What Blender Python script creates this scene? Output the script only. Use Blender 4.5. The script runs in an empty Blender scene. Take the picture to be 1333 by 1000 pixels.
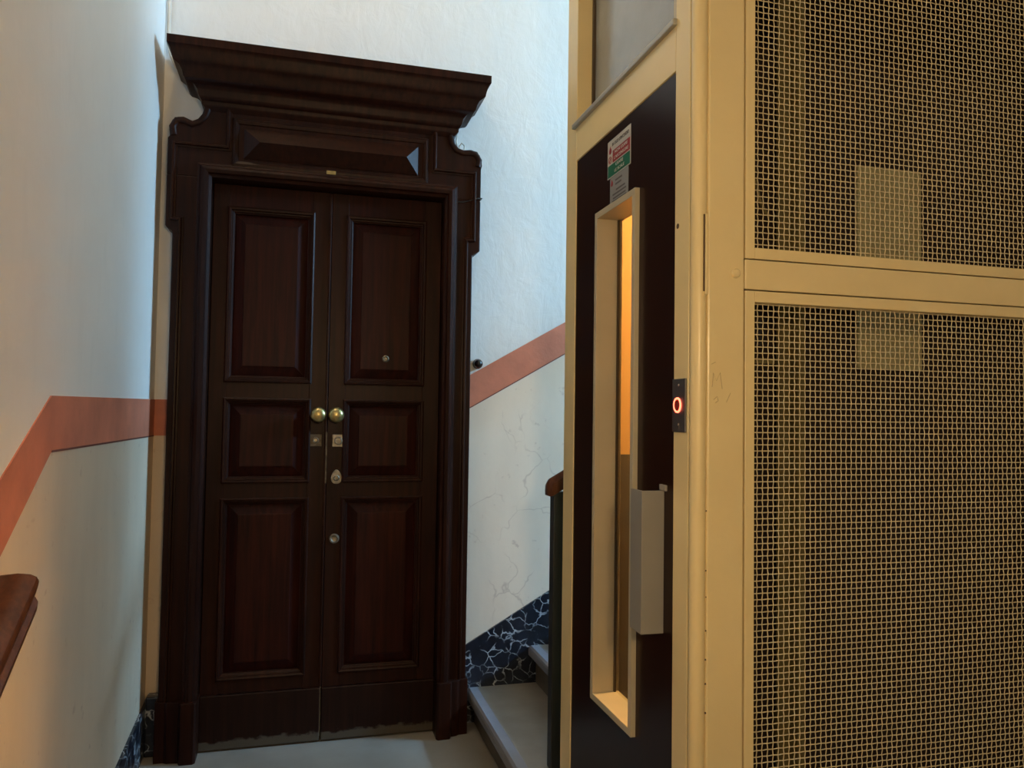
import bpy, bmesh, math, random
from mathutils import Vector, Matrix
random.seed(7)
scene = bpy.context.scene
C = scene.collection

# ------------------------------------------------------------------ camera, world, lights, exposure
cam_d = bpy.data.cameras.new('camera'); cam = bpy.data.objects.new('camera', cam_d); C.objects.link(cam)
cam_d.sensor_fit = 'HORIZONTAL'; cam_d.sensor_width = 36.0; cam_d.lens = 1003.8 / 1333 * 36.0
cam_d.clip_start = 0.02
def cam_matrix(yaw, pitch, roll, loc):
    cy, sy = math.cos(yaw), math.sin(yaw)
    f = Vector((sy * math.cos(pitch), cy * math.cos(pitch), math.sin(pitch)))
    r = Vector((cy, -sy, 0)); d = -r.cross(f)
    c, s = math.cos(roll), math.sin(roll)
    r2 = c * r + s * d; d2 = -s * r + c * d
    m = Matrix(((r2.x, -d2.x, -f.x, loc[0]), (r2.y, -d2.y, -f.y, loc[1]), (r2.z, -d2.z, -f.z, loc[2]), (0, 0, 0, 1)))
    return m
cam.matrix_world = cam_matrix(math.radians(15.179), math.radians(2.172), math.radians(-0.826), (0, 0, 1.31))
scene.camera = cam
vs = scene.view_settings
vs.view_transform = 'Standard'; vs.look = 'None'; vs.gamma = 1.0; vs.use_curve_mapping = False
vs.exposure = 0.0
w = bpy.data.worlds.new('world'); scene.world = w; w.use_nodes = True
w.node_tree.nodes['Background'].inputs[0].default_value = (0.62, 0.78, 1.0, 1)
w.node_tree.nodes['Background'].inputs[1].default_value = 1.0

def area(name, loc, target, sx, sy, energy, col):
    l = bpy.data.lights.new(name, 'AREA'); l.shape = 'RECTANGLE'; l.size = sx; l.size_y = sy
    l.energy = energy; l.color = col
    o = bpy.data.objects.new(name, l); C.objects.link(o); o.location = loc
    o.rotation_euler = (Vector(target) - Vector(loc)).to_track_quat('-Z', 'Z').to_euler()
    return o
# daylight entering through the stair window on the right end wall
area('window_daylight', (5.58, 1.66, 3.35), (-0.3, 3.0, 1.0), 0.42, 1.7, 880, (0.33, 0.65, 1.0))

# ------------------------------------------------------------------ materials
def mat(name):
    m = bpy.data.materials.new(name); m.use_nodes = True
    nt = m.node_tree; b = nt.nodes['Principled BSDF']
    return m, nt, b
def N(nt, t, **kw):
    n = nt.nodes.new(t)
    for k, v in kw.items():
        if k in n.inputs: n.inputs[k].default_value = v
        else: setattr(n, k, v)
    return n
def coords(nt, scale=(1, 1, 1), rot=(0, 0, 0)):
    tc = N(nt, 'ShaderNodeTexCoord'); mp = N(nt, 'ShaderNodeMapping')
    mp.inputs['Scale'].default_value = scale; mp.inputs['Rotation'].default_value = rot
    nt.links.new(tc.outputs['Object'], mp.inputs[0]); return mp.outputs[0]
def ramp(nt, fac, stops):
    r = N(nt, 'ShaderNodeValToRGB'); els = r.color_ramp.elements
    while len(els) < len(stops): els.new(0.5)
    for e, (p, c) in zip(els, stops): e.position = p; e.color = c if len(c) == 4 else (*c, 1)
    nt.links.new(fac, r.inputs[0]); return r.outputs[0]
def noise(nt, vec, scale, detail=4, rough=0.55, dist=0.0):
    n = N(nt, 'ShaderNodeTexNoise', Scale=scale, Detail=detail, Roughness=rough, Distortion=dist)
    nt.links.new(vec, n.inputs['Vector']); return n.outputs[0]
def mix(nt, fac, a, b, mode='MIX'):
    m = N(nt, 'ShaderNodeMix', data_type='RGBA', blend_type=mode)
    if hasattr(fac, 'is_linked'): nt.links.new(fac, m.inputs[0])
    else: m.inputs[0].default_value = fac
    for s, v in ((6, a), (7, b)):
        if hasattr(v, 'is_linked'): nt.links.new(v, m.inputs[s])
        else: m.inputs[s].default_value = (*v, 1) if len(v) == 3 else v
    return m.outputs[2]
def bump(nt, b, h, strength=0.3, dist=0.01):
    n = N(nt, 'ShaderNodeBump', Strength=strength, Distance=dist)
    nt.links.new(h, n.inputs['Height']); nt.links.new(n.outputs[0], b.inputs['Normal'])

def plain(name, col, rough=0.5, metal=0.0, var=0.12, scale=8, coat=0.0, bmp=0.0, bscale=60):
    m, nt, b = mat(name); v = coords(nt)
    f = noise(nt, v, scale, 5)
    d = tuple(c * (1 - var) for c in col); u = tuple(min(1, c * (1 + var)) for c in col)
    nt.links.new(ramp(nt, f, [(0.3, d), (0.7, u)]), b.inputs['Base Color'])
    b.inputs['Roughness'].default_value = rough; b.inputs['Metallic'].default_value = metal
    b.inputs['Coat Weight'].default_value = coat; b.inputs['Coat Roughness'].default_value = 0.15
    if bmp: bump(nt, b, noise(nt, v, bscale, 4), bmp, 0.004)
    return m

def plaster(name, col, streak=0.06):
    m, nt, b = mat(name); v = coords(nt)
    f1 = noise(nt, v, 1.7, 5, 0.6); f2 = noise(nt, coords(nt, (9, 9, 2.2)), 2.0, 4)
    c = mix(nt, ramp(nt, f1, [(0.35, (0, 0, 0)), (0.7, (1, 1, 1))]), tuple(x * (1 - streak) for x in col), col)
    c = mix(nt, ramp(nt, f2, [(0.55, (0, 0, 0)), (0.8, (0.35, 0.35, 0.35))]), c, tuple(x * 0.86 for x in col))
    nt.links.new(c, b.inputs['Base Color']); b.inputs['Roughness'].default_value = 0.62
    h = N(nt, 'ShaderNodeMath', operation='ADD')
    nt.links.new(noise(nt, coords(nt, (9, 9, 4)), 1.6, 5, 0.6, 0.6), h.inputs[0])
    nt.links.new(noise(nt, v, 9, 4, 0.5, 1.0), h.inputs[1])
    bump(nt, b, h.outputs[0], 0.30, 0.007); return m

def dado(name, col, vein, strength):
    m, nt, b = mat(name); v = coords(nt)
    dn = N(nt, 'ShaderNodeTexNoise', Scale=3.0, Detail=4.0); nt.links.new(v, dn.inputs['Vector'])
    vm = N(nt, 'ShaderNodeVectorMath', operation='MULTIPLY_ADD')
    nt.links.new(dn.outputs['Color'], vm.inputs[0]); vm.inputs[1].default_value = (0.35, 0.35, 0.35); nt.links.new(v, vm.inputs[2])
    vo = N(nt, 'ShaderNodeTexVoronoi', feature='DISTANCE_TO_EDGE', Scale=4.6); nt.links.new(vm.outputs[0], vo.inputs['Vector'])
    line = ramp(nt, vo.outputs['Distance'], [(0.0, (1, 1, 1)), (0.016, (0, 0, 0))])
    mask = ramp(nt, noise(nt, v, 5, 3), [(0.5, (0, 0, 0)), (0.62, (1, 1, 1))])
    lm = mix(nt, 1.0, line, mask, 'MULTIPLY'); lm = mix(nt, 1.0, lm, (strength,) * 3, 'MULTIPLY')
    base = mix(nt, ramp(nt, noise(nt, coords(nt, (3, 3, 0.9)), 1.6, 5), [(0.35, (0, 0, 0)), (0.7, (1, 1, 1))]), tuple(x * 0.88 for x in col), col)
    sp = ramp(nt, noise(nt, v, 22, 3), [(0.66, (0, 0, 0)), (0.74, (0.45, 0.45, 0.45))])
    base = mix(nt, sp, base, vein)
    nt.links.new(mix(nt, lm, base, vein), b.inputs['Base Color']); b.inputs['Roughness'].default_value = 0.5
    bump(nt, b, noise(nt, v, 14, 4), 0.25, 0.005); return m

def dark_wood(name, lo, hi, rough=0.36, spec=0.14):
    m, nt, b = mat(name)
    g = noise(nt, coords(nt, (26, 26, 1.3)), 2.2, 6, 0.6, 0.4); big = noise(nt, coords(nt, (2.5, 2.5, 1.2)), 1.4, 3)
    c = ramp(nt, g, [(0.3, lo), (0.75, hi)])
    c = mix(nt, ramp(nt, big, [(0.4, (0, 0, 0)), (0.7, (0.6, 0.6, 0.6))]), c, lo)
    nt.links.new(c, b.inputs['Base Color'])
    b.inputs['Roughness'].default_value = rough; b.inputs['Specular IOR Level'].default_value = spec
    bump(nt, b, g, 0.12, 0.002); return m

def kick_wood(name, lo, hi):
    m = dark_wood(name, lo, hi, 0.44); nt = m.node_tree; b = nt.nodes['Principled BSDF']
    old = b.inputs['Base Color'].links[0].from_socket
    tc = N(nt, 'ShaderNodeTexCoord'); sx = N(nt, 'ShaderNodeSeparateXYZ'); nt.links.new(tc.outputs['Object'], sx.inputs[0])
    n1 = noise(nt, coords(nt, (9, 9, 14)), 2.2, 5, 0.65)
    ad = N(nt, 'ShaderNodeMath', operation='MULTIPLY_ADD'); nt.links.new(n1, ad.inputs[0]); ad.inputs[1].default_value = -0.068; nt.links.new(sx.outputs['Z'], ad.inputs[2])
    f = ramp(nt, ad.outputs[0], [(0.0, (1, 1, 1)), (0.010, (0, 0, 0))])
    nt.links.new(mix(nt, f, old, (0.075, 0.062, 0.045)), b.inputs['Base Color']); return m

def marble_navy(name):
    m, nt, b = mat(name); v = coords(nt)
    dn = N(nt, 'ShaderNodeTexNoise', Scale=16.0, Detail=3.0); nt.links.new(v, dn.inputs['Vector'])
    vm = N(nt, 'ShaderNodeVectorMath', operation='MULTIPLY_ADD')
    nt.links.new(dn.outputs['Color'], vm.inputs[0]); vm.inputs[1].default_value = (0.06, 0.06, 0.06); nt.links.new(v, vm.inputs[2])
    vo = N(nt, 'ShaderNodeTexVoronoi', feature='DISTANCE_TO_EDGE', Scale=19.0); nt.links.new(vm.outputs[0], vo.inputs['Vector'])
    line = ramp(nt, vo.outputs['Distance'], [(0.0, (1, 1, 1)), (0.022, (0.7, 0.7, 0.7)), (0.05, (0, 0, 0))])
    mask = ramp(nt, noise(nt, v, 13, 3), [(0.40, (0, 0, 0)), (0.58, (1, 1, 1))])
    lm = mix(nt, 1.0, line, mask, 'MULTIPLY')
    base = ramp(nt, noise(nt, v, 20, 4), [(0.35, (0.005, 0.007, 0.013)), (0.75, (0.015, 0.020, 0.036))])
    nt.links.new(mix(nt, lm, base, (0.50, 0.55, 0.60)), b.inputs['Base Color']); b.inputs['Roughness'].default_value = 0.3
    return m

def emit(name, col, strength):
    m, nt, b = mat(name); b.inputs['Base Color'].default_value = (*col, 1)
    b.inputs['Emission Color'].default_value = (*col, 1); b.inputs['Emission Strength'].default_value = strength; return m

def glass(name, tint, gloss, rough):
    m = bpy.data.materials.new(name); m.use_nodes = True; nt = m.node_tree; nt.nodes.clear()
    out = nt.nodes.new('ShaderNodeOutputMaterial'); t = nt.nodes.new('ShaderNodeBsdfTransparent'); g = nt.nodes.new('ShaderNodeBsdfGlossy')
    t.inputs[0].default_value = (*tint, 1); g.inputs['Roughness'].default_value = rough
    mx = nt.nodes.new('ShaderNodeMixShader'); mx.inputs[0].default_value = gloss
    nt.links.new(t.outputs[0], mx.inputs[1]); nt.links.new(g.outputs[0], mx.inputs[2]); nt.links.new(mx.outputs[0], out.inputs[0]); return m

M = {
 'plaster': plaster('white_plaster', (0.76, 0.76, 0.74)),
 'plaster_left': plaster('left_plaster', (0.84, 0.81, 0.75)),
 'dado_back': dado('back_dado_paint', (0.82, 0.69, 0.55), (0.46, 0.33, 0.25), 0.5),
 'dado_left': dado('left_dado_paint', (0.75, 0.61, 0.45), (0.46, 0.31, 0.22), 0.12),
 'beige': plain('beige_wall_paint', (0.34, 0.26, 0.17), 0.7),
 'stripe': plain('terracotta_paint', (0.56, 0.185, 0.105), 0.6, var=0.18, scale=7, bmp=0.2),
 'stripe_line': plain('dark_line_paint', (0.16, 0.05, 0.035), 0.6),
 'wood': dark_wood('dark_door_wood', (0.010, 0.0030, 0.0017), (0.038, 0.0098, 0.0042), 0.40, 0.13),
 'wood_red': dark_wood('red_brown_panel_wood', (0.009, 0.0013, 0.0007), (0.046, 0.0075, 0.0032), 0.46, 0.13),
 'kick_wood': kick_wood('scuffed_kick_wood', (0.008, 0.0026, 0.0015), (0.026, 0.0080, 0.0042)),
 'rail_wood': dark_wood('handrail_wood', (0.050, 0.018, 0.008), (0.12, 0.045, 0.02), 0.32),
 'navy': marble_navy('navy_veined_marble'),
 'floor': plain('grey_stone_floor', (0.235, 0.215, 0.185), 0.45, var=0.14, scale=5, bmp=0.1),
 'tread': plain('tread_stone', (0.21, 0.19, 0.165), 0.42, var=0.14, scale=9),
 'nosing': plain('nosing_sky_tint', (0.20, 0.20, 0.225), 0.3, var=0.1, scale=12),  # sky reflection on the worn tread edge, put into the colour as blue
 'riser': plain('riser_shade_brown', (0.13, 0.095, 0.06), 0.5, var=0.2, scale=9),  # shade on the risers is put into this darker brown
 'cream': plain('cream_enamel', (0.72, 0.575, 0.29), 0.38, var=0.05, scale=4, coat=0.1, bmp=0.05, bscale=120),
 'wire': plain('cream_wire', (0.60, 0.51, 0.315), 0.5, var=0.1, scale=30),
 'groove': plain('groove_dark', (0.06, 0.04, 0.02), 0.7),
 'maroon': plain('maroon_laminate', (0.016, 0.0050, 0.0025), 0.28, var=0.12, scale=3, coat=0.0),
 'alu': plain('window_trim_enamel', (0.44, 0.385, 0.265), 0.4, var=0.05),
 'sill_metal': plain('grey_sill_metal', (0.36, 0.34, 0.29), 0.35, 0.2, var=0.05),
 'handle': plain('handle_enamel', (0.25, 0.235, 0.205), 0.42, var=0.05),
 'plate': plain('dark_steel_plate', (0.10, 0.095, 0.10), 0.4, 0.6),
 'screw': plain('screw_steel', (0.35, 0.32, 0.28), 0.35, 0.9),
 'red_glow': emit('red_ring_glow', (1.0, 0.10, 0.05), 7.0),
 'btn': plain('button_face', (0.22, 0.02, 0.015), 0.35),
 'brass': plain('worn_brass', (0.50, 0.40, 0.17), 0.3, 0.9, var=0.25, scale=40),
 'dull_metal': plain('dull_dark_metal', (0.085, 0.07, 0.05), 0.5, 0.7, var=0.4, scale=70),
 'nickel': plain('old_nickel', (0.24, 0.215, 0.17), 0.42, 0.8, var=0.3, scale=60),
 'black_iron': plain('black_iron', (0.010, 0.011, 0.010), 0.45),
 'bell': plain('black_bakelite', (0.012, 0.010, 0.010), 0.22, coat=0.3),
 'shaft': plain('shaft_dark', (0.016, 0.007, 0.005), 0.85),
 'guide': plain('guide_rail_olive', (0.13, 0.105, 0.035), 0.6, var=0.2),
 'pale_plate': plain('pale_metal_plate', (0.36, 0.33, 0.18), 0.6, var=0.08),
 'orange': plain('orange_laminate', (0.82, 0.50, 0.17), 0.5, var=0.03),
 'car_dark': plain('car_wainscot', (0.10, 0.075, 0.045), 0.6),
 'white_lab': plain('sticker_white', (0.42, 0.41, 0.37), 0.5, var=0.03),
 'grey_lab': plain('sticker_grey', (0.22, 0.22, 0.215), 0.5, var=0.05),
 'red_lab': plain('sticker_red', (0.26, 0.018, 0.02), 0.5, var=0.03),
 'green_lab': plain('sticker_green', (0.003, 0.11, 0.05), 0.5, var=0.03),
 'ink': plain('sticker_ink', (0.09, 0.08, 0.08), 0.6),
 'cable': plain('white_cable', (0.62, 0.58, 0.50), 0.5),
 'ceil': plaster('ceiling_plaster', (0.78, 0.76, 0.72)),
 'scratch': plain('scratch_mark', (0.50, 0.37, 0.19), 0.6),
 'chip': plain('chipped_paint', (0.10, 0.06, 0.03), 0.7),
 'win_frame': plain('window_frame_white', (0.70, 0.68, 0.62), 0.5),
 'clear': glass('clear_pane', (0.9, 0.93, 0.95), 0.08, 0.02),
 'car_glass': glass('door_window_glass', (0.88, 0.86, 0.80), 0.07, 0.05),
 'lamp_metal': plain('lamp_brass', (0.4, 0.3, 0.12), 0.4, 0.8),
}
M['maroon'].node_tree.nodes['Principled BSDF'].inputs['Specular IOR Level'].default_value = 0.22
m, nt, b = mat('frosted_glass'); M['frost'] = m
nt.links.new(ramp(nt, noise(nt, coords(nt), 6, 3), [(0.3, (0.20, 0.205, 0.19)), (0.7, (0.27, 0.275, 0.25))]), b.inputs['Base Color'])
b.inputs['Roughness'].default_value = 0.16; b.inputs['Specular IOR Level'].default_value = 0.9
bump(nt, b, noise(nt, coords(nt), 140, 2), 0.12, 0.003)

# ------------------------------------------------------------------ geometry helpers (world coordinates)
class G:
    def __init__(s): s.v = []; s.f = []
    def quad_add(s, vs, fs):
        n = len(s.v); s.v += [tuple(p) for p in vs]; s.f += [tuple(i + n for i in f) for f in fs]; return s
    def box(s, x0, x1, y0, y1, z0, z1):
        return s.quad_add([(x0, y0, z0), (x1, y0, z0), (x1, y1, z0), (x0, y1, z0), (x0, y0, z1), (x1, y0, z1), (x1, y1, z1), (x0, y1, z1)],
            [(0, 3, 2, 1), (4, 5, 6, 7), (0, 1, 5, 4), (1, 2, 6, 5), (2, 3, 7, 6), (3, 0, 4, 7)])
    def prism(s, pts, axis, a, b):
        def mk(p, t): return (t, p[0], p[1]) if axis == 'X' else ((p[0], t, p[1]) if axis == 'Y' else (p[0], p[1], t))
        n = len(pts); vs = [mk(p, a) for p in pts] + [mk(p, b) for p in pts]
        return s.quad_add(vs, [tuple(range(n)), tuple(range(2 * n - 1, n - 1, -1))] + [(i, (i + 1) % n, n + (i + 1) % n, n + i) for i in range(n)])
    def loops(s, loops, cap0=False, cap1=False, closed=True):
        n = len(loops[0]); vs = [p for l in loops for p in l]; fs = []
        for k in range(len(loops) - 1):
            for i in range(n if closed else n - 1):
                j = (i + 1) % n; fs.append((k * n + i, k * n + j, (k + 1) * n + j, (k + 1) * n + i))
        if cap0: fs.append(tuple(range(n)))
        if cap1: fs.append(tuple((len(loops) - 1) * n + i for i in range(n)))
        return s.quad_add(vs, fs)
    def lathe(s, c, axis, prof, n=20):
        # prof: (radius, distance along axis)
        ax = Vector(axis).normalized(); u = ax.orthogonal().normalized(); w_ = ax.cross(u); c = Vector(c)
        ls = [[c + ax * h + (u * math.cos(2 * math.pi * i / n) + w_ * math.sin(2 * math.pi * i / n)) * r for i in range(n)] for r, h in prof]
        return s.loops(ls, True, True)
    def tube(s, pts, r, n=8):
        pts = [Vector(p) for p in pts]; ls = []; up = None
        for i, p in enumerate(pts):
            t = (pts[min(i + 1, len(pts) - 1)] - pts[max(i - 1, 0)]).normalized()
            if up is None: up = t.orthogonal().normalized()
            up = (up - t * up.dot(t)).normalized(); w_ = t.cross(up)
            ls.append([p + (up * math.cos(2 * math.pi * k / n) + w_ * math.sin(2 * math.pi * k / n)) * r for k in range(n)])
        return s.loops(ls, True, True)
    def sweep_xz(s, path, prof, caps=True):
        # path of (x, z) in the wall plane, prof of (offset to the left of travel, y); mitred corners
        P = [Vector(p) for p in path]; ls = []
        for i, p in enumerate(P):
            d0 = (P[i] - P[i - 1]).normalized() if i else (P[1] - P[0]).normalized()
            d1 = (P[i + 1] - P[i]).normalized() if i < len(P) - 1 else d0
            n0 = Vector((-d0.y, d0.x)); n1 = Vector((-d1.y, d1.x)); m_ = (n0 + n1); m_ = m_ / max(0.2, m_.dot(n0))
            ls.append([(p.x + m_.x * o, y, p.y + m_.y * o) for o, y in prof])
        return s.loops(ls, caps, caps)
    def rect_loops(s, x0, x1, z0, z1, prof, cap=False):
        # prof of (inset, y) round a rectangle in an XZ plane
        ls = [[(x0 + o, y, z0 + o), (x1 - o, y, z0 + o), (x1 - o, y, z1 - o), (x0 + o, y, z1 - o)] for o, y in prof]
        return s.loops(ls, False, cap)

def link(name, me, parent):
    o = bpy.data.objects.new(name, me); C.objects.link(o)
    if parent: o.parent = parent
    return o
def origin_of(parent):
    v = Vector((0, 0, 0))
    while parent: v = v + parent.location; parent = parent.parent
    return v
def obj(name, g, m, parent=None, smooth=False, bevel=0.0, loc=None, segs=2):
    """one mesh object; geometry is given in world coordinates"""
    org = origin_of(parent) if parent else Vector(loc or (0, 0, 0))
    me = bpy.data.meshes.new(name); me.from_pydata([tuple(Vector(p) - org) for p in g.v], [], g.f)
    bm = bmesh.new(); bm.from_mesh(me); bmesh.ops.recalc_face_normals(bm, faces=bm.faces)
    if bevel:
        es = [e for e in bm.edges if len(e.link_faces) == 2 and e.calc_face_angle(0) > 0.5]
        bmesh.ops.bevel(bm, geom=es, offset=bevel, segments=segs, profile=0.5, affect='EDGES', clamp_overlap=True)
    bm.to_mesh(me); bm.free()
    me.materials.append(M[m] if isinstance(m, str) else m)
    if smooth:
        for p in me.polygons: p.use_smooth = True
        try: me.set_sharp_from_angle(angle=math.radians(38))
        except Exception: pass
    o = link(name, me, parent)
    if not parent: o.location = org
    return o
def thing(name, label, cat, loc, group=None, kind=None):
    o = bpy.data.objects.new(name, None); C.objects.link(o); o.location = loc; o.empty_display_size = 0.1
    return tag(o, label, cat, group, kind)
def tag(o, label, cat, group=None, kind=None):
    o['label'] = label; o['category'] = cat
    if group: o['group'] = group
    if kind: o['kind'] = kind
    return o
def text(name, s, size, centre, m, parent, face='left', depth=0.0003, width=None):
    cu = bpy.data.curves.new('t', 'FONT'); cu.body = s; cu.size = size; cu.align_x = 'CENTER'; cu.align_y = 'CENTER'; cu.extrude = depth
    cu.resolution_u = 3
    t = bpy.data.objects.new('t', cu); C.objects.link(t); bpy.context.view_layer.update()
    dg = bpy.context.evaluated_depsgraph_get(); me = bpy.data.meshes.new_from_object(t.evaluated_get(dg))
    bpy.data.objects.remove(t)
    xs = [v.co.x for v in me.vertices]; k = 1.0
    if width and xs: k = width / (max(xs) - min(xs))
    c = Vector(centre) - origin_of(parent)
    for v in me.vertices:                                     # reads from the -X side: text x runs to -Y
        x, y, z = v.co; v.co = (c.x - z, c.y - x * k, c.z + y)
    me.materials.clear(); me.materials.append(M[m]); o = link(name, me, parent); return o

XW = -0.555      # left wall face
YW = 3.25        # back wall face
XR = 5.6         # far end wall of the stair bay
CEIL = 4.9; LOW = -1.95

# ------------------------------------------------------------------ the setting
fl = obj('floor', G().prism([(XW, 1.25), (0.80, 1.25), (0.80, 2.33), (XR, 2.33), (XR, YW), (XW, YW)], 'Z', -0.15, 0.0), 'floor')
tag(fl, 'grey stone landing floor in front of the double door', 'floor', kind='structure')
lf = obj('floor', G().box(XW, XR, -2.5, YW, LOW - 0.15, LOW), 'floor')
tag(lf, 'grey stone floor at the foot of the descending stairs', 'floor', kind='structure')
ce = obj('ceiling', G().box(XW - 0.2, XR + .15, -2.65, YW + 0.15, CEIL, CEIL + 0.15), 'ceil')
tag(ce, 'white plaster ceiling of the stairwell', 'ceiling', kind='structure')

wb = obj('wall_back', G().box(XW - 0.2, XR + .15, YW, YW + 0.15, LOW - 0.15, CEIL), 'plaster')
tag(wb, 'white plaster wall holding the dark wooden door', 'wall', kind='structure')
k = 0.577
def zt(x): return 1.476 + k * (x - 0.701)      # stripe top on the stair wall
def zb(x): return 1.336 + k * (x - 0.703)
obj('painted_dado', G().prism([(0.60, -0.0), (XR, 1.4), (XR, zb(XR)), (0.60, zb(0.60))], 'Y', YW - 0.0015, YW + 0.01), 'dado_back', wb)
obj('painted_stripe', G().prism([(0.60, zb(0.60)), (XR, zb(XR)), (XR, zt(XR)), (0.60, zt(0.60))], 'Y', YW - 0.003, YW + 0.01), 'stripe', wb)
obj('painted_line', G().prism([(0.60, zb(0.60) - 0.003), (XR, zb(XR) - 0.003), (XR, zb(XR) + 0.002), (0.60, zb(0.60) + 0.002)], 'Y', YW - 0.0036, YW), 'stripe_line', wb)
obj('painted_dado', G().box(XW, -0.45, YW - 0.0015, YW + 0.01, 0.0, 1.204), 'dado_left', wb)
obj('painted_stripe', G().box(XW, -0.45, YW - 0.003, YW + 0.01, 1.204, 1.344), 'stripe', wb)

wl = obj('wall_left', G().box(XW - 0.15, XW, -2.5, YW, LOW - 0.15, CEIL), 'plaster_left')
tag(wl, 'white plaster wall on the left with a beige dado', 'wall', kind='structure')
ks = 0.60
tb, bb_ = (1.972, 1.335), (1.987, 1.208)       # (y, z) of the bend, top and bottom edge
def tz(y): return tb[1] - 0.57 * (tb[0] - y)
def bz(y): return bb_[1] - 0.64 * (bb_[0] - y) if y > 1.2 else bz(1.21) - 0.57 * (1.21 - y)
obj('painted_dado', G().prism([(YW, 0.0), (YW, 1.204), bb_, (1.21, bz(1.21)), (-2.5, bz(-2.5)), (-2.5, LOW), (-0.9, LOW), (1.25, -0.9), (1.25, 0.0)], 'X', XW - 0.01, XW + 0.0015), 'dado_left', wl)
obj('painted_stripe', G().prism([(YW, 1.204), (YW, 1.344), tb, (-2.5, tz(-2.5)), (-2.5, bz(-2.5)), (1.21, bz(1.21)), bb_], 'X', XW - 0.01, XW + 0.003), 'stripe', wl)
obj('painted_line', G().prism([(YW, 1.201), (YW, 1.206), (bb_[0], bb_[1] + 0.002), (bb_[0], bb_[1] - 0.003)], 'X', XW, XW + 0.0036), 'stripe_line', wl)

wf = obj('wall_front', G().box(XW - 0.2, XR + .15, -2.65, -2.5, LOW - 0.15, CEIL), 'beige')
tag(wf, 'beige wall closing the stairwell behind the viewer', 'wall', kind='structure')
WY0, WY1, WZ0, WZ1 = 1.38, 1.88, 2.45, 4.45
wr = obj('wall_right', G().box(XR, XR + .15, -2.5, WY0, LOW, CEIL).box(XR, XR + .15, WY1, YW, LOW, CEIL).box(XR, XR + .15, WY0, WY1, LOW, WZ0).box(XR, XR + .15, WY0, WY1, WZ1, CEIL), 'plaster')
tag(wr, 'white plaster end wall with the stair window', 'wall', kind='structure')
wp = obj('wall_light_block', G().box(2.26, XR, 1.02, 1.12, LOW, CEIL).box(2.26, 2.36, 1.12, 1.70, LOW, CEIL), 'plaster')  # unseen wall added to stop daylight leaking out of the stair bay
tag(wp, 'added unseen partition keeping stair bay daylight off the lift front', 'wall', kind='structure')
win = thing('window_1', 'tall stair window lighting the upper flight', 'window', (XR + .07, (WY0 + WY1) / 2, WZ0), kind='structure')
obj('window_frame',G().box(XR + .04, XR + .10, WY0, WY0 + .05, WZ0, WZ1).box(XR + .04, XR + .10, WY1 - .05, WY1, WZ0, WZ1).box(XR + .04, XR + .10, WY0, WY1, WZ0, WZ0 + .05).box(XR + .04, XR + .10, WY0, WY1, WZ1 - .05, WZ1).box(XR + .05, XR + .09, 1.61, 1.65, WZ0, WZ1), 'win_frame', win)
for y0, y1 in ((WY0 + .05, 1.61), (1.65, WY1 - .05)):
    obj('window_pane', G().box(XR + .066, XR + .072, y0, y1, WZ0 + .05, WZ1 - .05), 'clear', win)

# stairs going up behind the lift
st = thing('stair_flight', 'stone stairs rising to the right behind the lift', 'stairs', (0.73, 2.8, 0), kind='structure')
NX, RZ, TD = 0.697, 0.1585, 0.272
def step_z(i): return 0.147 + RZ * i
for i in range(11):
    x0 = NX + TD * i; z1 = step_z(i); z0 = 0.0 if i == 0 else step_z(i - 1)
    t = obj('tread', G().box(x0 + 0.045, x0 + TD + 0.05, 2.34, YW, z1 - 0.04, z1), 'tread', st, bevel=0.003)
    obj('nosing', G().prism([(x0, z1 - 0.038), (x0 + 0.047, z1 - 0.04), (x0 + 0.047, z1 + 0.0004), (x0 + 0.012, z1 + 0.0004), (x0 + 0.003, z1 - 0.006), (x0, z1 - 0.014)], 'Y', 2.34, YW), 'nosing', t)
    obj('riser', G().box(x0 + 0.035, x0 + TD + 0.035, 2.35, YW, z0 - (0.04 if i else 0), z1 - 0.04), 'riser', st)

ul = obj('floor', G().box(NX + TD * 11 + .05, XR, 1.12, YW, step_z(10) - .15, step_z(10)), 'floor')
tag(ul, 'grey stone upper landing at the top of the rising stairs', 'floor', kind='structure')
# stairs going down towards the viewer
sd = thing('stair_flight', 'stone stairs descending along the left wall', 'stairs', (0.1, 1.25, 0), kind='structure')
for i in range(11):
    y1 = 1.25 - TD * i; z1 = -RZ * (i + 1)
    t = obj('tread', G().box(XW, 0.80, y1 - TD, y1, z1 - 0.04, z1), 'tread', sd, bevel=0.003)
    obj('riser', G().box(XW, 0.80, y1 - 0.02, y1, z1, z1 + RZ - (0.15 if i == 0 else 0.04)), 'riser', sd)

# marble skirtings
def kt(x): return 0.328 + 0.571 * (x - 0.697)
bk = obj('baseboard_back', G().prism([(0.672, -0.05), (3.7, 1.70), (3.7, kt(3.7)), (0.672, kt(0.672))], 'Y', YW - 0.012, YW + 0.005), 'navy')
tag(bk, 'navy marble skirting with white veins climbing beside the stairs', 'skirting', kind='structure')
bl = obj('baseboard_left', G().prism([(YW, 0.0), (YW, 0.195), (2.77, 0.152), (1.25, 0.152), (1.25, 0.0)], 'X', XW - 0.005, XW + 0.012), 'navy', bevel=0.002)
tag(bl, 'dark veined marble skirting along the left wall', 'skirting', kind='structure')
bc = obj('baseboard_corner', G().box(XW + 0.012, -0.492, 3.19, YW, 0.0, 0.222), 'navy', bevel=0.006)
tag(bc, 'dark veined marble block between the left wall and the door plinth', 'skirting', kind='structure')

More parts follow.
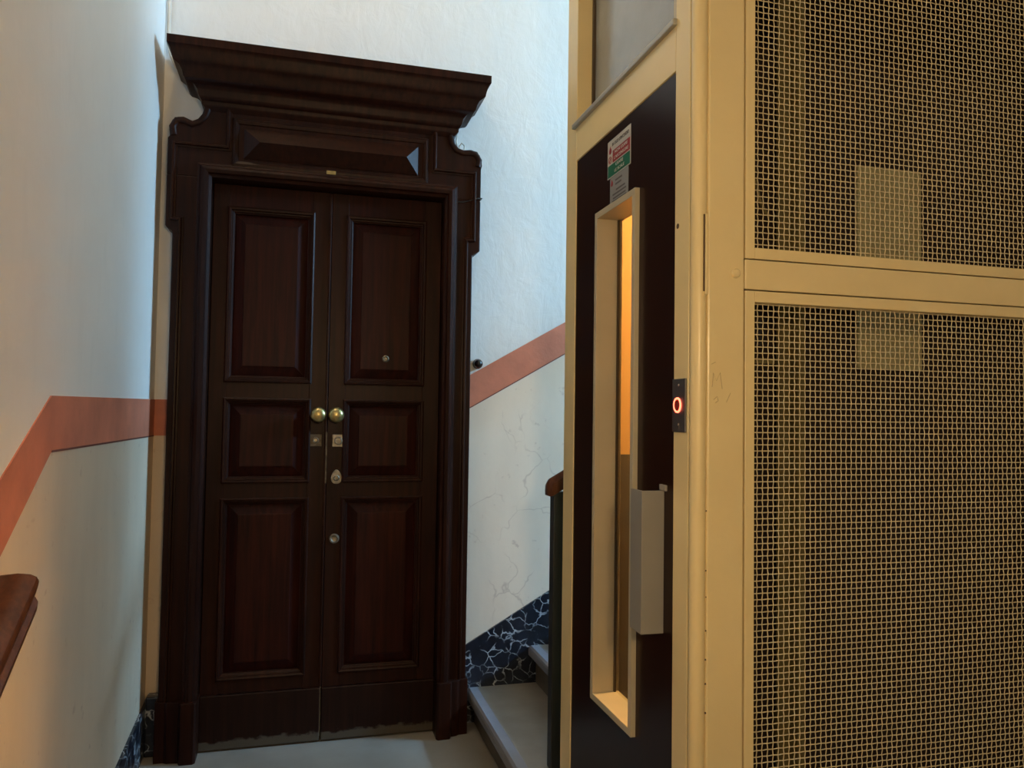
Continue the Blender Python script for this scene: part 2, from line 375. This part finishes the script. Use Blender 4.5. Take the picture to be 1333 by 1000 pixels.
# ------------------------------------------------------------------ carved door surround
sr = thing('trim_1', 'dark carved wooden door surround with cornice and eared shoulders', 'door surround', (0.0975, YW, 0), kind='structure')
FY = 3.14
Lb = [(-.357, 0.20), (-.357, 2.2), (-.518, 2.2), (-.518, 2.003), (-.492, 1.983), (-.492, 0.20)]
Rb = [(.552, 0.20), (.552, 2.2), (.704, 2.2), (.704, 1.988), (.672, 1.967), (.672, 0.20)]
obj('side_board', G().prism(Lb, 'Y', FY, YW), 'wood', sr, bevel=0.004)
obj('side_board', G().prism(Rb, 'Y', FY, YW), 'wood', sr, bevel=0.004)
Tl = [(-.518, 2.2), (-.518, 2.342), (-.511, 2.348), (-.514, 2.372), (-.512, 2.392), (-.503, 2.412), (-.485, 2.424), (-.465, 2.427), (-.448, 2.420), (-.430, 2.413), (-.412, 2.420), (-.397, 2.434), (-.386, 2.452), (-.379, 2.485)]
Tr = [(.579, 2.485), (.582, 2.452), (.590, 2.430), (.603, 2.416), (.62, 2.409), (.64, 2.412), (.66, 2.415), (.682, 2.409), (.697, 2.395), (.706, 2.375), (.708, 2.350), (.704, 2.335), (.704, 2.2)]
obj('frieze_board', G().prism(Tl + Tr, 'Y', FY, YW), 'wood', sr, bevel=0.003)
# scroll lumps standing proud on the shoulders
for path in ([(-.497, 2.352), (-.502, 2.385), (-.488, 2.410), (-.462, 2.412), (-.432, 2.400), (-.405, 2.414), (-.386, 2.44), (-.376, 2.475)],
             [(.690, 2.345), (.695, 2.372), (.678, 2.398), (.655, 2.401), (.625, 2.397), (.598, 2.406), (.578, 2.43), (.570, 2.475)]):
    obj('scroll', G().tube([(x, FY + 0.004, z) for x, z in path], 0.0135, 10), 'wood', sr, smooth=True)
# bead lines that follow the ears
bp = [(-0.006, FY + 0.004), (-0.006, FY - 0.008), (-0.002, FY - 0.013), (0.004, FY - 0.012), (0.007, FY - 0.004), (0.013, FY - 0.003), (0.014, FY + 0.004)]
pl = [(-.466, .22), (-.466, 2.028), (-.496, 2.030), (-.496, 2.322), (-.303, 2.322), (-.303, 2.47)]
pr = [(.645, .22), (.645, 2.028), (.676, 2.030), (.676, 2.314), (.507, 2.314), (.507, 2.47)]
obj('bead_moulding', G().sweep_xz(pl, [(-o, y) for o, y in bp]), 'wood', sr)
obj('bead_moulding', G().sweep_xz(pr, bp), 'wood', sr)
# architrave round the opening
ap = [(0.002, 3.215), (-0.002, 3.125), (0.008, 3.119), (0.012, 3.108), (0.024, 3.103), (0.034, 3.106), (0.040, 3.114), (0.043, 3.122), (0.050, 3.124), (0.053, FY + 0.006), (0.03, 3.2)]
obj('architrave', G().sweep_xz([(-.357, .21), (-.357, 2.2), (.552, 2.2), (.552, .21)], ap), 'wood', sr)
# plinth blocks
def plinth(xo, xi, s):
    pts = [(xo, YW), (xo, 3.128), (xo + s * .035, 3.126), (xo + s * .045, 3.118), (xi - s * .060, 3.114), (xi - s * .052, 3.092), (xi - s * .004, 3.090), (xi + s * .003, 3.10), (xi + s * .003, YW)]
    obj('plinth', G().prism(pts, 'Z', 0.0, 0.222), 'wood', sr, bevel=0.002)
plinth(-.500, -.355, 1); plinth(.679, .550, -1)
# frieze: moulded frame and long faceted block
obj('frieze_frame', G().rect_loops(-.275, .468, 2.262, 2.430, [(-.012, FY + .002), (-.008, FY - .006), (0, FY - .008), (.010, FY - .004), (.014, FY + .004)]), 'wood', sr)
x0, x1, z0, z1 = -.243, .436, 2.284, 2.402; xa, xb, zm = -.182, .384, 2.342; yp = FY - .045; yb = FY - .004
obj('diamond_block', G().quad_add([(x0, yb, z0), (x1, yb, z0), (x1, yb, z1), (x0, yb, z1), (xa, yp, zm), (xb, yp, zm), (x0, FY, z0), (x1, FY, z0), (x1, FY, z1), (x0, FY, z1)],
    [(0, 1, 5, 4), (1, 2, 5), (2, 3, 4, 5), (3, 0, 4), (6, 7, 1, 0), (7, 8, 2, 1), (8, 9, 3, 2), (9, 6, 0, 3)]), 'wood', sr)
# cornice: mitred profile on three sides
cp = [(.108, 0, 2.455), (.122, .014, 2.470), (.128, .022, 2.478), (.130, .022, 2.490), (.140, .026, 2.494), (.147, .032, 2.506), (.150, .036, 2.525), (.157, .046, 2.538), (.166, .054, 2.543),
      (.176, .074, 2.548), (.182, .082, 2.556), (.190, .086, 2.574), (.198, .094, 2.590), (.204, .108, 2.600), (.211, .116, 2.606), (.216, .119, 2.622), (.222, .124, 2.640), (.227, .130, 2.652), (.232, .135, 2.656), (.232, .135, 2.686), (.224, .127, 2.690)]
xl, xr = -.378, .579
obj('cornice', G().loops([[(xl - e, YW, v), (xl - e, YW - d, v), (xr + e, YW - d, v), (xr + e, YW, v)] for d, e, v in cp], True, True), 'wood', sr, smooth=True)
obj('number_plate', G().box(.070, .106, 3.098, 3.104, 2.243, 2.257), 'brass', sr, bevel=0.001)

# ------------------------------------------------------------------ the two door leaves
LY = 3.195     # front face of the leaf
def leaf(name, label, xa, xb, pan, side):
    t = thing(name, label, 'door', ((xa + xb) / 2, YW, 0), kind='structure')
    px0, px1 = pan; B = 3.235
    rows = [(0.272, 0.955), (1.030, 1.347), (1.425, 2.100)]
    obj('stile', G().box(xa, px0, LY, B, 0.008, 2.195), 'wood', t, bevel=0.002)
    obj('stile', G().box(px1, xb, LY, B, 0.008, 2.195), 'wood', t, bevel=0.002)
    for z0, z1 in ((0.212, rows[0][0]), (rows[0][1], rows[1][0]), (rows[1][1], rows[2][0]), (rows[2][1], 2.195)):
        obj('rail', G().box(px0 - .001, px1 + .001, LY + .0008, B, z0, z1), 'wood_red' if z0 > 2 else 'wood', t, bevel=0.0015)
    for z0, z1 in rows:
        p = obj('panel', G().rect_loops(px0 - .004, px1 + .004, z0 - .004, z1 + .004, [(0, LY + .020), (.020, LY + .019), (.058, LY + .004), (.060, LY + .0012), (.064, LY + .0008)], True), 'wood_red', t)
        obj('panel_moulding', G().rect_loops(px0, px1, z0, z1, [(-.010, LY + .002), (-.009, LY - .005), (-.004, LY - .008), (.003, LY - .006), (.006, LY + .001), (.010, LY + .002), (.013, LY + .006), (.017, LY + .008), (.018, LY + .022)]), 'wood', p)
    obj('kick_board', G().box(xa, xb, LY - .012, LY + .002, 0.006, 0.212), 'kick_wood', t, bevel=0.004)
    return t
dl = leaf('door_1', 'left leaf of the dark wooden double door', -.354, .0935, (-.290, .024), -1)
dr = leaf('door_2', 'right leaf of the dark wooden double door with three locks', .0995, .549, (.168, .478), 1)
obj('astragal', G().box(.0885, .0985, LY - .010, LY + .002, .215, 2.19), 'wood', dl, bevel=0.003)
obj('lock_strip', G().box(.094, .0998, LY - .0115, LY - .003, 1.02, 1.225), 'dull_metal', dl)
for d, x in ((dl, .062), (dr, .131)):
    kn = obj('knob', G().lathe((x, LY, 1.293), (0, -1, 0), [(.012, 0), (.011, .022), (.018, .028), (.027, .036), (.031, .047), (.029, .058), (.021, .066), (.010, .069), (.001, .070)], 24), 'brass', d, smooth=True)
    kn['label'] = 'round worn brass knob'
    obj('rose', G().lathe((x, LY, 1.293), (0, -1, 0), [(.019, -.001), (.019, .003), (.014, .006)], 20), 'brass', kn, smooth=True)
lp = obj('lock_plate', G().box(.120, .168, LY - .004, LY, 1.164, 1.214), 'nickel', dr, bevel=0.0015); lp['label'] = 'square steel lock plate'
obj('lock_cylinder', G().lathe((.143, LY - .003, 1.189), (0, -1, 0), [(.017, 0), (.017, .007), (.012, .009), (.011, .005), (.008, .005), (.001, .006)], 20), 'nickel', lp, smooth=True)
lp = obj('lock_plate', G().box(.030, .078, LY - .0025, LY, 1.166, 1.214), 'dull_metal', dl, bevel=0.001)
obj('lock_cylinder', G().lathe((.055, LY - .002, 1.191), (0, -1, 0), [(.012, 0), (.012, .005), (.009, .006), (.007, .002), (.001, .002)], 18), 'nickel', lp, smooth=True)
pear = [(.139 + .021 * math.sin(a) * (1 - .28 * math.cos(a)), 1.044 + .029 * math.cos(a)) for a in [2 * math.pi * i / 18 for i in range(18)]]
lp = obj('lock_plate', G().prism(pear, 'Y', LY - .004, LY), 'nickel', dr, bevel=0.001); lp['label'] = 'pear shaped steel lock plate'
obj('lock_cylinder', G().lathe((.139, LY - .003, 1.040), (0, -1, 0), [(.012, 0), (.012, .006), (.009, .008), (.007, .003), (.001, .003)], 18), 'nickel', lp, smooth=True)
lp = obj('lock_plate', G().lathe((.136, LY, .797), (0, -1, 0), [(.020, 0), (.019, .006), (.014, .008), (.010, .003), (.001, .002)], 20), 'nickel', dr, smooth=True)
pp = obj('peephole', G().lathe((.326, LY, 1.526), (0, -1, 0), [(.014, 0), (.014, .005), (.010, .007), (.007, .003), (.001, .002)], 20), 'nickel', dr, smooth=True)

# ------------------------------------------------------------------ small things on the back wall
be = thing('doorbell', 'round black doorbell on the wall right of the door surround', 'doorbell', (.724, YW, 1.52))
obj('base', G().lathe((.724, YW - .002, 1.52), (0, -1, 0), [(.021, 0), (.022, .010), (.019, .016)], 20), 'bell', be, smooth=True)
obj('button', G().lathe((.724, YW - .016, 1.52), (0, -1, 0), [(.019, 0), (.020, .010), (.016, .022), (.008, .028), (.001, .030)], 20), 'bell', be, smooth=True)
cb = obj('cable', G().tube([(x_ + .016, y_, z_) for x_, y_, z_ in [(.60, 3.235, 2.50), (.597, 3.232, 2.475), (.602, 3.23, 2.452), (.618, 3.23, 2.437), (.632, 3.232, 2.442), (.634, 3.236, 2.462), (.622, 3.24, 2.475), (.612, 3.243, 2.46), (.616, 3.244, 2.43), (.63, 3.244, 2.418)]], .0032, 6), 'cable', loc=(.61, 3.24, 2.45), smooth=True)
tag(cb, 'thin white cable looping below the right end of the cornice', 'cable')
cb = obj('cable', G().tube([(XW + .012, 3.238, CEIL - .01), (XW + .012, 3.238, 2.80), (XW + .014, 3.236, 2.74), (XW + .026, 3.232, 2.69), (XW + .045, 3.235, 2.655), (XW + .07, 3.242, 2.63)], .007, 8), 'cable', loc=(XW + .01, 3.24, CEIL - .01), smooth=True)
tag(cb, 'painted cable running down the corner above the cornice', 'cable')
cb = obj('cable', G().tube([(.60, 3.128, 2.185), (.63, 3.132, 2.188), (.66, 3.133, 2.198), (.69, 3.134, 2.208), (.708, 3.14, 2.212), (.709, 3.20, 2.214), (.706, 3.243, 2.214)], .003, 6), 'bell', loc=(.65, 3.13, 2.19), smooth=True)
tag(cb, 'short black wire crossing the right ear of the door surround', 'cable')

# ------------------------------------------------------------------ handrails
def rail_prof(path, prof_fn, name, g=None): pass
hr = thing('handrail', 'wide brown wooden handrail descending along the left wall', 'handrail', (-.515, 1.66, 0.0))
def sloped_rail(pts_xz, ya, za, yb, zb_, round_end):
    # section (x, dz) carried along a sloping line in the YZ plane, far end rounded off
    g = G(); ls = []
    cx = sum(p[0] for p in pts_xz) / len(pts_xz)
    for (t, kx, kz) in round_end:
        y = ya + t; z = za + (y - ya) * (zb_ - za) / (yb - ya)
        ls.append([(cx + (x - cx) * kx, y, z + dz * kz) for x, dz in pts_xz])
    ls.append([(x, yb, zb_ + dz) for x, dz in pts_xz])
    return g.loops(ls, True, True)
sec_top = [(-.552, -.030), (-.552, .010), (-.545, .016), (-.515, .019), (-.492, .016), (-.481, .009), (-.477, -.003), (-.480, -.016), (-.486, -.022)]
sec_low = [(-.552, -.062), (-.552, -.028), (-.489, -.024), (-.482, -.029), (-.477, -.038), (-.478, -.050), (-.484, -.060)]
ye_, ze_ = 1.665, .972
obj('rail_top', sloped_rail(sec_top, ye_, ze_, -1.6, ze_ - .6 * (ye_ + 1.6), [(.012, .90, .5), (.008, .96, .8), (0, 1, 1)]), 'rail_wood', hr, smooth=True)
obj('rail_moulding', sloped_rail(sec_low, ye_, ze_, -1.6, ze_ - .6 * (ye_ + 1.6), [(.006, .96, 1), (0, 1, 1)]), 'rail_wood', hr, smooth=True)

ba = thing('banister', 'black iron newel post with brown wooden rail at the foot of the stairs', 'banister', (.828, 2.45, .147))
obj('newel_post', G().box(.808, .849, 2.43, 2.471, .147, 1.052), 'black_iron', ba, bevel=0.003)
for n_ in (1, 2, 3, 4):
    xx = .828 + .544 * n_
    obj('post', G().box(xx - .012, xx + .012, 2.438, 2.462, step_z(2 * n_), 1.05 + k * (xx - .828)), 'black_iron', ba, bevel=0.002)
sec = [(2.420, -.022), (2.416, .0), (2.420, .018), (2.435, .030), (2.45, .034), (2.465, .030), (2.480, .018), (2.484, .0), (2.480, -.022)]
ls = []
for x, kk in ((.789, .55), (.792, .82), (.799, 1), (3.2, 1)):
    z = 1.078 + k * (x - .828)
    ls.append([(x, 2.45 + (y - 2.45) * kk, z + dz * kk - (1 - kk) * .006) for y, dz in sec])
obj('rail', G().loops(ls, True, True), 'rail_wood', ba, smooth=True)

# ------------------------------------------------------------------ lift shaft
EX, EY = .80, 1.467
E2 = 2.315; XE = 2.25; ZT = CEIL - .01
sh = thing('lift_shaft', 'cream painted steel lift shaft frame beside the stairs', 'lift shaft', (1.5, 1.9, 0))
def part(name, g, m='cream', bevel=0.002, parent=sh, smooth=False): return obj(name, g, m, parent, bevel=bevel, smooth=smooth)
part('far_jamb', G().box(EX, EX + .09, 2.226, E2, LOW, ZT))
part('near_jamb', G().box(EX, EX + .05, 1.500, 1.568, LOW, ZT))
part('corner_bar', G().prism([(EX + .014 + .017 * math.cos(a), 1.484 + .018 * math.sin(a)) for a in [2 * math.pi * i / 20 for i in range(20)]], 'Z', LOW, ZT), bevel=0, smooth=True)
part('corner_channel', G().box(EX + .012, EX + .035, 1.480, 1.52, LOW, ZT), bevel=0)
part('corner_post', G().box(.827, .9145, EY, 1.56, LOW, ZT), bevel=0.004)
part('hinge_leaf', G().box(EX + .0185, EX + .0245, 1.4625, 1.470, 1.568, 1.742), bevel=0.001)
part('hinge_gap', G().box(EX + .0150, EX + .0180, 1.4640, 1.4700, 1.575, 1.740), 'chip', bevel=0)
part('head_rail', G().box(EX, EX + .05, 1.568, 2.226, 2.092, 2.205))
part('transom_sill', G().box(EX - .010, EX + .03, 1.562, 2.246, 2.196, 2.212), 'sill_metal', bevel=0.003)
part('transom_reveal', G().box(EX + .03, EX + .058, 1.568, 2.226, 2.17, 2.215), 'cream', bevel=0)
tg = obj('transom_glass', G().box(EX + .056, EX + .062, 1.568, 2.228, 2.212, 2.86), 'frost', sh)
tg['label'] = 'grey frosted glass pane above the lift door'
part('transom_near_bead', G().box(EX, EX + .056, 1.566, 1.580, 2.21, 2.86), 'alu', bevel=0.001)
part('transom_far_seal', G().box(EX + .048, EX + .056, 2.214, 2.226, 2.21, 2.86), 'groove', bevel=0)
part('header_panel', G().box(EX + .002, EX + .06, 1.568, 2.226, 2.95, ZT))
if 0: part('header_panel', G().box(EX + .002, EX + .06, 1.568, 2.226, 2.86, ZT))
part('threshold', G().box(EX, EX + .12, 1.568, 2.226, -.15, .012), 'screw')
part('cross_beam', G().box(.9165, 2.05, EY, EY + .05, 1.5855, 1.6505), bevel=0.0025)
part('cross_beam', G().box(.9165, 2.05, EY, EY + .05, 2.83, 2.90))
part('cross_beam', G().box(.9165, 2.05, EY, EY + .05, -.02, .098))
part('far_side_post', G().box(2.05, XE, EY, EY + .10, LOW, ZT))
part('lower_panel', G().box(.9165, 2.05, EY + .01, EY + .03, LOW, -.02), 'cream')
part('upper_panel', G().box(.9165, 2.05, EY + .01, EY + .03, 2.90, ZT), 'cream')
part('back_panel', G().box(EX + .09, XE, E2 - .02, E2, LOW, ZT), 'cream', bevel=0)
part('back_shade_layer', G().box(EX + .09, XE - .02, E2 - .026, E2 - .021, LOW, ZT), 'shaft', bevel=0)  # dark sheet added over the cream panel; shaft shade put into its colour
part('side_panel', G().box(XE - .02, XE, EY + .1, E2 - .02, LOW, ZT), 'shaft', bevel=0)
part('lower_side_panel', G().box(EX + .03, EX + .05, 1.568, 2.226, LOW, -.15), 'cream', bevel=0)
for z in (1.618, 2.62, .50):
    part('bolt', G().lathe((.893, EY, z), (0, -1, 0), [(.0105, -.001), (.0105, .003), (.008, .006), (.001, .0075)], 18), 'cream', 0, smooth=True)
# keyhole on the near jamb, scratches and chipped spots on the paint
part('keyhole', G().lathe((EX, 1.553, 1.733), (-1, 0, 0), [(.006, -.001), (.006, .0006), (.001, .0007)], 14), 'chip', 0)
for pts in ([(.838, 1.372), (.841, 1.402), (.848, 1.385), (.857, 1.403), (.862, 1.368)], [(.842, 1.345), (.850, 1.352), (.853, 1.343), (.846, 1.338)], [(.872, 1.34), (.882, 1.36)], [(.836, 1.42), (.846, 1.425)]):
    part('scratch', G().tube([(x, EY - .0001, z) for x, z in pts], .0007, 5), 'scratch', 0)
for z in (1.11, .93, .86, .80, .75, .985, .69):
    part('paint_chip', G().lathe((.8272 + random.uniform(0, .0012), EY + .003, z), (-.7, -.7, 0), [(random.uniform(.0015, .0028), 0), (.001, .0035)], 8), 'chip', 0)
for z, yy in ((.945, 1.4665), (.74, 1.4675), (1.245, 1.468)):
    part('paint_chip', G().lathe((EX + .006, yy + .0035, z), (-.45, -.9, 0), [(.0022, 0), (.001, .0012)], 8), 'chip', 0)

# woven wire screens
PITCH = .0134
def woven(x0, x1, z0, z1, y):
    g = G(); r = .00126; nx = int((x1 - x0) / PITCH); nz = int((z1 - z0) / PITCH)
    for i in range(nx + 1):
        x = x0 + PITCH * (i + .55); ls = []
        for j in range(2 * nz + 3):
            z = min(z1, z0 + PITCH * (j / 2 + .05)); ph = 1 if ((j // 2 + i) % 2) else -1
            dy = .0014 * ph if j % 2 == 0 else 0.0
            ls.append([(x - r, y + dy, z), (x, y + dy - r, z), (x + r, y + dy, z), (x, y + dy + r, z)])
        g.loops(ls)
    for j in range(nz + 1):
        z = z0 + PITCH * (j + .05); ls = []
        for i in range(nx + 2):
            x = min(x1, x0 + PITCH * (i + .55)); ph = -1 if ((j + i) % 2) else 1; dy = .0009 * ph
            ls.append([(x, y + dy, z - r), (x, y + dy - r, z), (x, y + dy, z + r), (x, y + dy + r, z)])
        g.loops(ls)
    return g
def screen(label, z0, z1):
    t = thing('mesh_screen', label, 'mesh screen', (1.48, EY, z0), group='wire screens on the lift shaft')
    x0, x1, b_ = .9165, 2.048, .0245
    y0, y1 = EY + .001, EY + .022
    obj('frame_bar', G().box(x0 + .0012, x0 + b_, y0, y1, z0, z1), 'cream', t, bevel=.0015)
    obj('frame_bar', G().box(x1 - b_, x1 - .0012, y0, y1, z0, z1), 'cream', t, bevel=.0015)
    obj('frame_bar', G().box(x0 + b_, x1 - b_, y0, y1, z1 - b_, z1), 'cream', t, bevel=.0015)
    obj('frame_bar', G().box(x0 + b_, x1 - b_, y0, y1, z0, z0 + b_), 'cream', t, bevel=.0015)
    wm = obj('wire_mesh', woven(x0 + b_ - .002, x1 - b_ + .002, z0 + b_ - .002, z1 - b_ + .002, EY + .020), 'wire', t)
    wm['kind'] = 'stuff'
screen('cream wire mesh screen above the cross beam of the lift shaft', 1.653, 2.828)
screen('cream wire mesh screen below the cross beam of the lift shaft', .10, 1.583)

# inside the shaft
gr = obj('guide_rail', G().box(1.168, 1.248, 1.715, 1.725, LOW, ZT), 'guide', sh); gr['label'] = 'olive steel guide rail inside the lift shaft'
obj('rail_flange', G().box(1.200, 1.216, 1.68, 1.715, LOW, ZT), 'guide', gr)
for zz in (.5, 2.4): obj('bracket', G().box(1.18, 1.236, 1.725, 1.755, zz, zz + .06), 'guide', gr)
pq = obj('cover_plate', G().box(1.449, 1.659, 1.764, 1.779, 1.4435, 2.003), 'pale_plate', loc=(1.555, 1.77, 1.4435), bevel=.003)
tag(pq, 'pale rectangular metal plate behind the wire screens', 'plate')
cl = thing('latch', 'small bent bracket behind the lower screen corner', 'bracket', (.985, 1.5, 1.43))
obj('arm', G().box(.962, 1.012, 1.498, 1.503, 1.428, 1.440), 'guide', cl, bevel=.001)
obj('plate', G().box(.962, .985, 1.496, 1.5, 1.47, 1.535), 'bell', cl)
cl = obj('latch', G().tube([(.963, 1.5, 1.84), (.972, 1.502, 1.80), (.985, 1.503, 1.775), (1.0, 1.503, 1.758)], .004, 6), 'guide', loc=(.98, 1.5, 1.76), smooth=True)
tag(cl, 'short bent wire behind the upper screen corner', 'bracket')

# lift car
ca = thing('lift_car', 'lit lift car with orange upper walls seen through the door window', 'lift car', (1.5, 2.0, .0))
cx0, cx1, cy0, cy1 = .93, 2.18, 1.78, 2.285
obj('floor_panel', G().box(cx0, cx1, cy0, cy1, -.06, .0), 'car_dark', ca)
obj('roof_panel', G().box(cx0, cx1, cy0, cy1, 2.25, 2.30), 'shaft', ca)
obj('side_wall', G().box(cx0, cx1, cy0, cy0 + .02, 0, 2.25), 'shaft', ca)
obj('far_wall_upper', G().box(cx0, cx1, cy1 - .015, cy1, 1.185, 2.25), 'orange', ca)
obj('far_wall_lower', G().box(cx0, cx1, cy1 - .015, cy1, 0, 1.185), 'car_dark', ca)
obj('end_wall', G().box(cx1 - .02, cx1, cy0 + .02, cy1 - .015, 0, 2.25), 'orange', ca)
lamp = obj('car_lamp', G().box(1.35, 1.95, 1.95, 2.15, 2.236, 2.249), emit('car_lamp_glow', (1.0, .62, .25), 175.0), ca)

# ------------------------------------------------------------------ lift door
ld = thing('lift_door', 'glossy maroon lift door with a tall narrow window', 'lift door', (EX + .02, 1.897, .014))
y0, y1, zz0, zz1 = 1.5695, 2.2245, .016, 2.0905
wy0, wy1, wz0, wz1 = 1.772, 2.030, .532, 1.872
DX0, DX1 = EX + .003, EX + .040
obj('panel', G().box(DX0, DX1, y0, wy0, zz0, zz1).box(DX0, DX1, wy1, y1, zz0, zz1).box(DX0, DX1, wy0, wy1, zz0, wz0).box(DX0, DX1, wy0, wy1, wz1, zz1), 'maroon', ld)
def ring_x(o_in, o_out, xa, xb):
    a0, a1, b0, b1 = wy0 - o_out, wy1 + o_out, wz0 - o_out, wz1 + o_out
    c0, c1, d0, d1 = wy0 + o_in, wy1 - o_in, wz0 + o_in, wz1 - o_in
    L = lambda X, p: [(X, p[0], p[2]), (X, p[1], p[2]), (X, p[1], p[3]), (X, p[0], p[3])]
    O = (a0, a1, b0, b1); I = (c0, c1, d0, d1)
    return G().loops([L(xb, O), L(xa, O), L(xa, I), L(xb, I), L(xb, O)])
wfm = obj('window_frame', ring_x(.010, .008, EX - .010, EX + .068), 'alu', ld, bevel=.0012)
obj('window_glass', G().box(EX + .058, EX + .063, wy0 + .010, wy1 - .010, wz0 + .010, wz1 - .010), 'car_glass', wfm)
obj('glass_seal', G().box(EX + .052, EX + .058, wy1 - .016, wy1 - .010, wz0 + .01, wz1 - .01), 'groove', wfm)
hp = [(EX + .004, 1.617), (EX - .052, 1.618), (EX - .050, 1.684), (EX - .046, 1.684), (EX - .046, 1.624), (EX + .004, 1.623)]
hd = obj('handle', G().prism(hp, 'Z', .815, 1.138), 'handle', ld, bevel=.0015); hd['label'] = 'grey bent metal pull handle'
obj('handle_cap', G().prism([(EX + .003, 1.620), (EX - .049, 1.620), (EX - .047, 1.682)], 'Z', .819, .823), 'handle', hd)
obj('handle_foot', G().box(EX - .004, EX + .003, 1.600, 1.630, 1.138, 1.152), 'handle', hd, bevel=.002)

cp_ = thing('call_button', 'dark steel call plate with a glowing red ring beside the lift door', 'button', (EX, 1.537, 1.274))
obj('plate', G().box(EX - .004, EX, 1.507, 1.567, 1.274, 1.391), 'plate', cp_, bevel=.001)
t_ = [2 * math.pi * i / 32 for i in range(33)]
obj('glowing_ring', G().tube([(EX - .005, 1.5405 + .0150 * math.cos(a), 1.333 + .0150 * math.sin(a)) for a in t_], .0022, 8), 'red_glow', cp_, smooth=True)
obj('button_face', G().lathe((EX - .004, 1.5405, 1.333), (-1, 0, 0), [(.0128, 0), (.0125, .0020), (.001, .0022)], 24), 'btn', cp_, smooth=True)
for z in (1.377, 1.290):
    obj('screw', G().lathe((EX - .004, 1.5375, z), (-1, 0, 0), [(.003, 0), (.0026, .001), (.001, .0012)], 12), 'screw', cp_, smooth=True)

# stickers on the lift door
S = EX + .003
sk = thing('warning_sticker', 'white red and green fire notice sticker on the maroon lift door', 'sticker', (S, 1.899, 1.96))
obj('backing', G().box(S - .0008, S, 1.820, 1.976, 1.959, 2.064), 'white_lab', sk, bevel=.0003)
obj('red_band', G().box(S - .0012, S - .0004, 1.824, 1.940, 1.998, 2.031), 'red_lab', sk)
obj('green_band', G().box(S - .0012, S - .0004, 1.824, 1.972, 1.962, 1.995), 'green_lab', sk)
text('lettering', "IN CASO D'INCENDIO", .013, (S - .0012, 1.887, 2.048), 'ink', sk, width=.112)
text('lettering', "NON USARE", .012, (S - .0015, 1.882, 2.0225), 'white_lab', sk, width=.085)
text('lettering', "L'ASCENSORE", .012, (S - .0015, 1.882, 2.0075), 'white_lab', sk, width=.095)
text('lettering', "USARE", .012, (S - .0015, 1.893, 1.9865), 'white_lab', sk, width=.05)
text('lettering', "LE SCALE", .012, (S - .0015, 1.893, 1.9715), 'white_lab', sk, width=.065)
flame = [(0, -.010), (.007, -.008), (.009, -.001), (.006, .006), (.003, .003), (.001, .013), (-.004, .005), (-.008, .000), (-.007, -.008)]
obj('flame_symbol', G().prism([(1.957 - a, 2.036 + b_) for a, b_ in flame], 'X', S - .0014, S - .0006), 'red_lab', sk)
obj('prohibition_ring', G().tube([(S - .001, 1.957 + .009 * math.cos(a), 2.010 + .009 * math.sin(a)) for a in t_], .0011, 6).tube([(S - .001, 1.951, 2.016), (S - .001, 1.963, 2.004)], .001, 6), 'red_lab', sk)
sk = thing('maintenance_label', 'grey printed label between the fire notice and the lift door window', 'sticker', (S, 1.895, 1.882))
obj('backing', G().box(S - .0006, S, 1.834, 1.957, 1.8815, 1.958), 'grey_lab', sk)
obj('red_logo', G().prism([(1.944 - a * .8, 1.941 + b_ * .8) for a, b_ in flame], 'X', S - .0012, S - .0005), 'red_lab', sk)
for z, wd, c_ in ((1.944, .045, 1.898), (1.933, .04, 1.9), (1.917, .06, 1.885), (1.907, .09, 1.893), (1.897, .085, 1.893), (1.889, .095, 1.893)):
    obj('printed_line', G().box(S - .001, S - .0005, c_ - wd / 2, c_ + wd / 2, z - .0022, z + .0022), 'ink', sk)

# ------------------------------------------------------------------ ceiling lamp of the landing (behind the viewer)
LX, LYY, LZ = .25, -.32, 1.62
lt = thing('pendant_lamp', 'brass pendant lamp hanging over the lower stairs', 'lamp', (LX, LYY, CEIL))
obj('rod', G().tube([(LX, LYY, CEIL), (LX, LYY, LZ + .16)], .006, 8), 'lamp_metal', lt)
obj('cap', G().lathe((LX, LYY, LZ + .16), (0, 0, -1), [(.01, -.02), (.03, 0), (.035, .02), (.033, .02), (.005, .005)], 20), 'lamp_metal', lt, smooth=True)
pl_ = bpy.data.lights.new('lamp_bulb', 'POINT'); pl_.energy = 56; pl_.color = (1.0, .68, .34); pl_.shadow_soft_size = .10
po = bpy.data.objects.new('lamp_bulb', pl_); C.objects.link(po); po.parent = lt; po.location = (0, 0, LZ - CEIL)

# unseen lamp over the landing, added to warm the wall above the door
cl_ = thing('added_warm_lamp', 'added unseen lamp warming the wall above the door', 'lamp', (-.30, 2.25, CEIL))
obj('stem', G().tube([(-.30, 2.25, CEIL), (-.30, 2.25, CEIL - .40)], .010, 8), 'lamp_metal', cl_)
obj('cap', G().lathe((-.30, 2.25, CEIL - .40), (0, 0, -1), [(.02, -.03), (.06, 0), (.07, .02), (.068, .02), (.01, .005)], 20), 'lamp_metal', cl_, smooth=True)
p2 = bpy.data.lights.new('added_warm_bulb', 'POINT'); p2.energy = 36; p2.color = (1.0, .76, .48); p2.shadow_soft_size = .12
q2 = bpy.data.objects.new('added_warm_bulb', p2); C.objects.link(q2); q2.parent = cl_; q2.location = (0, 0, -.58)
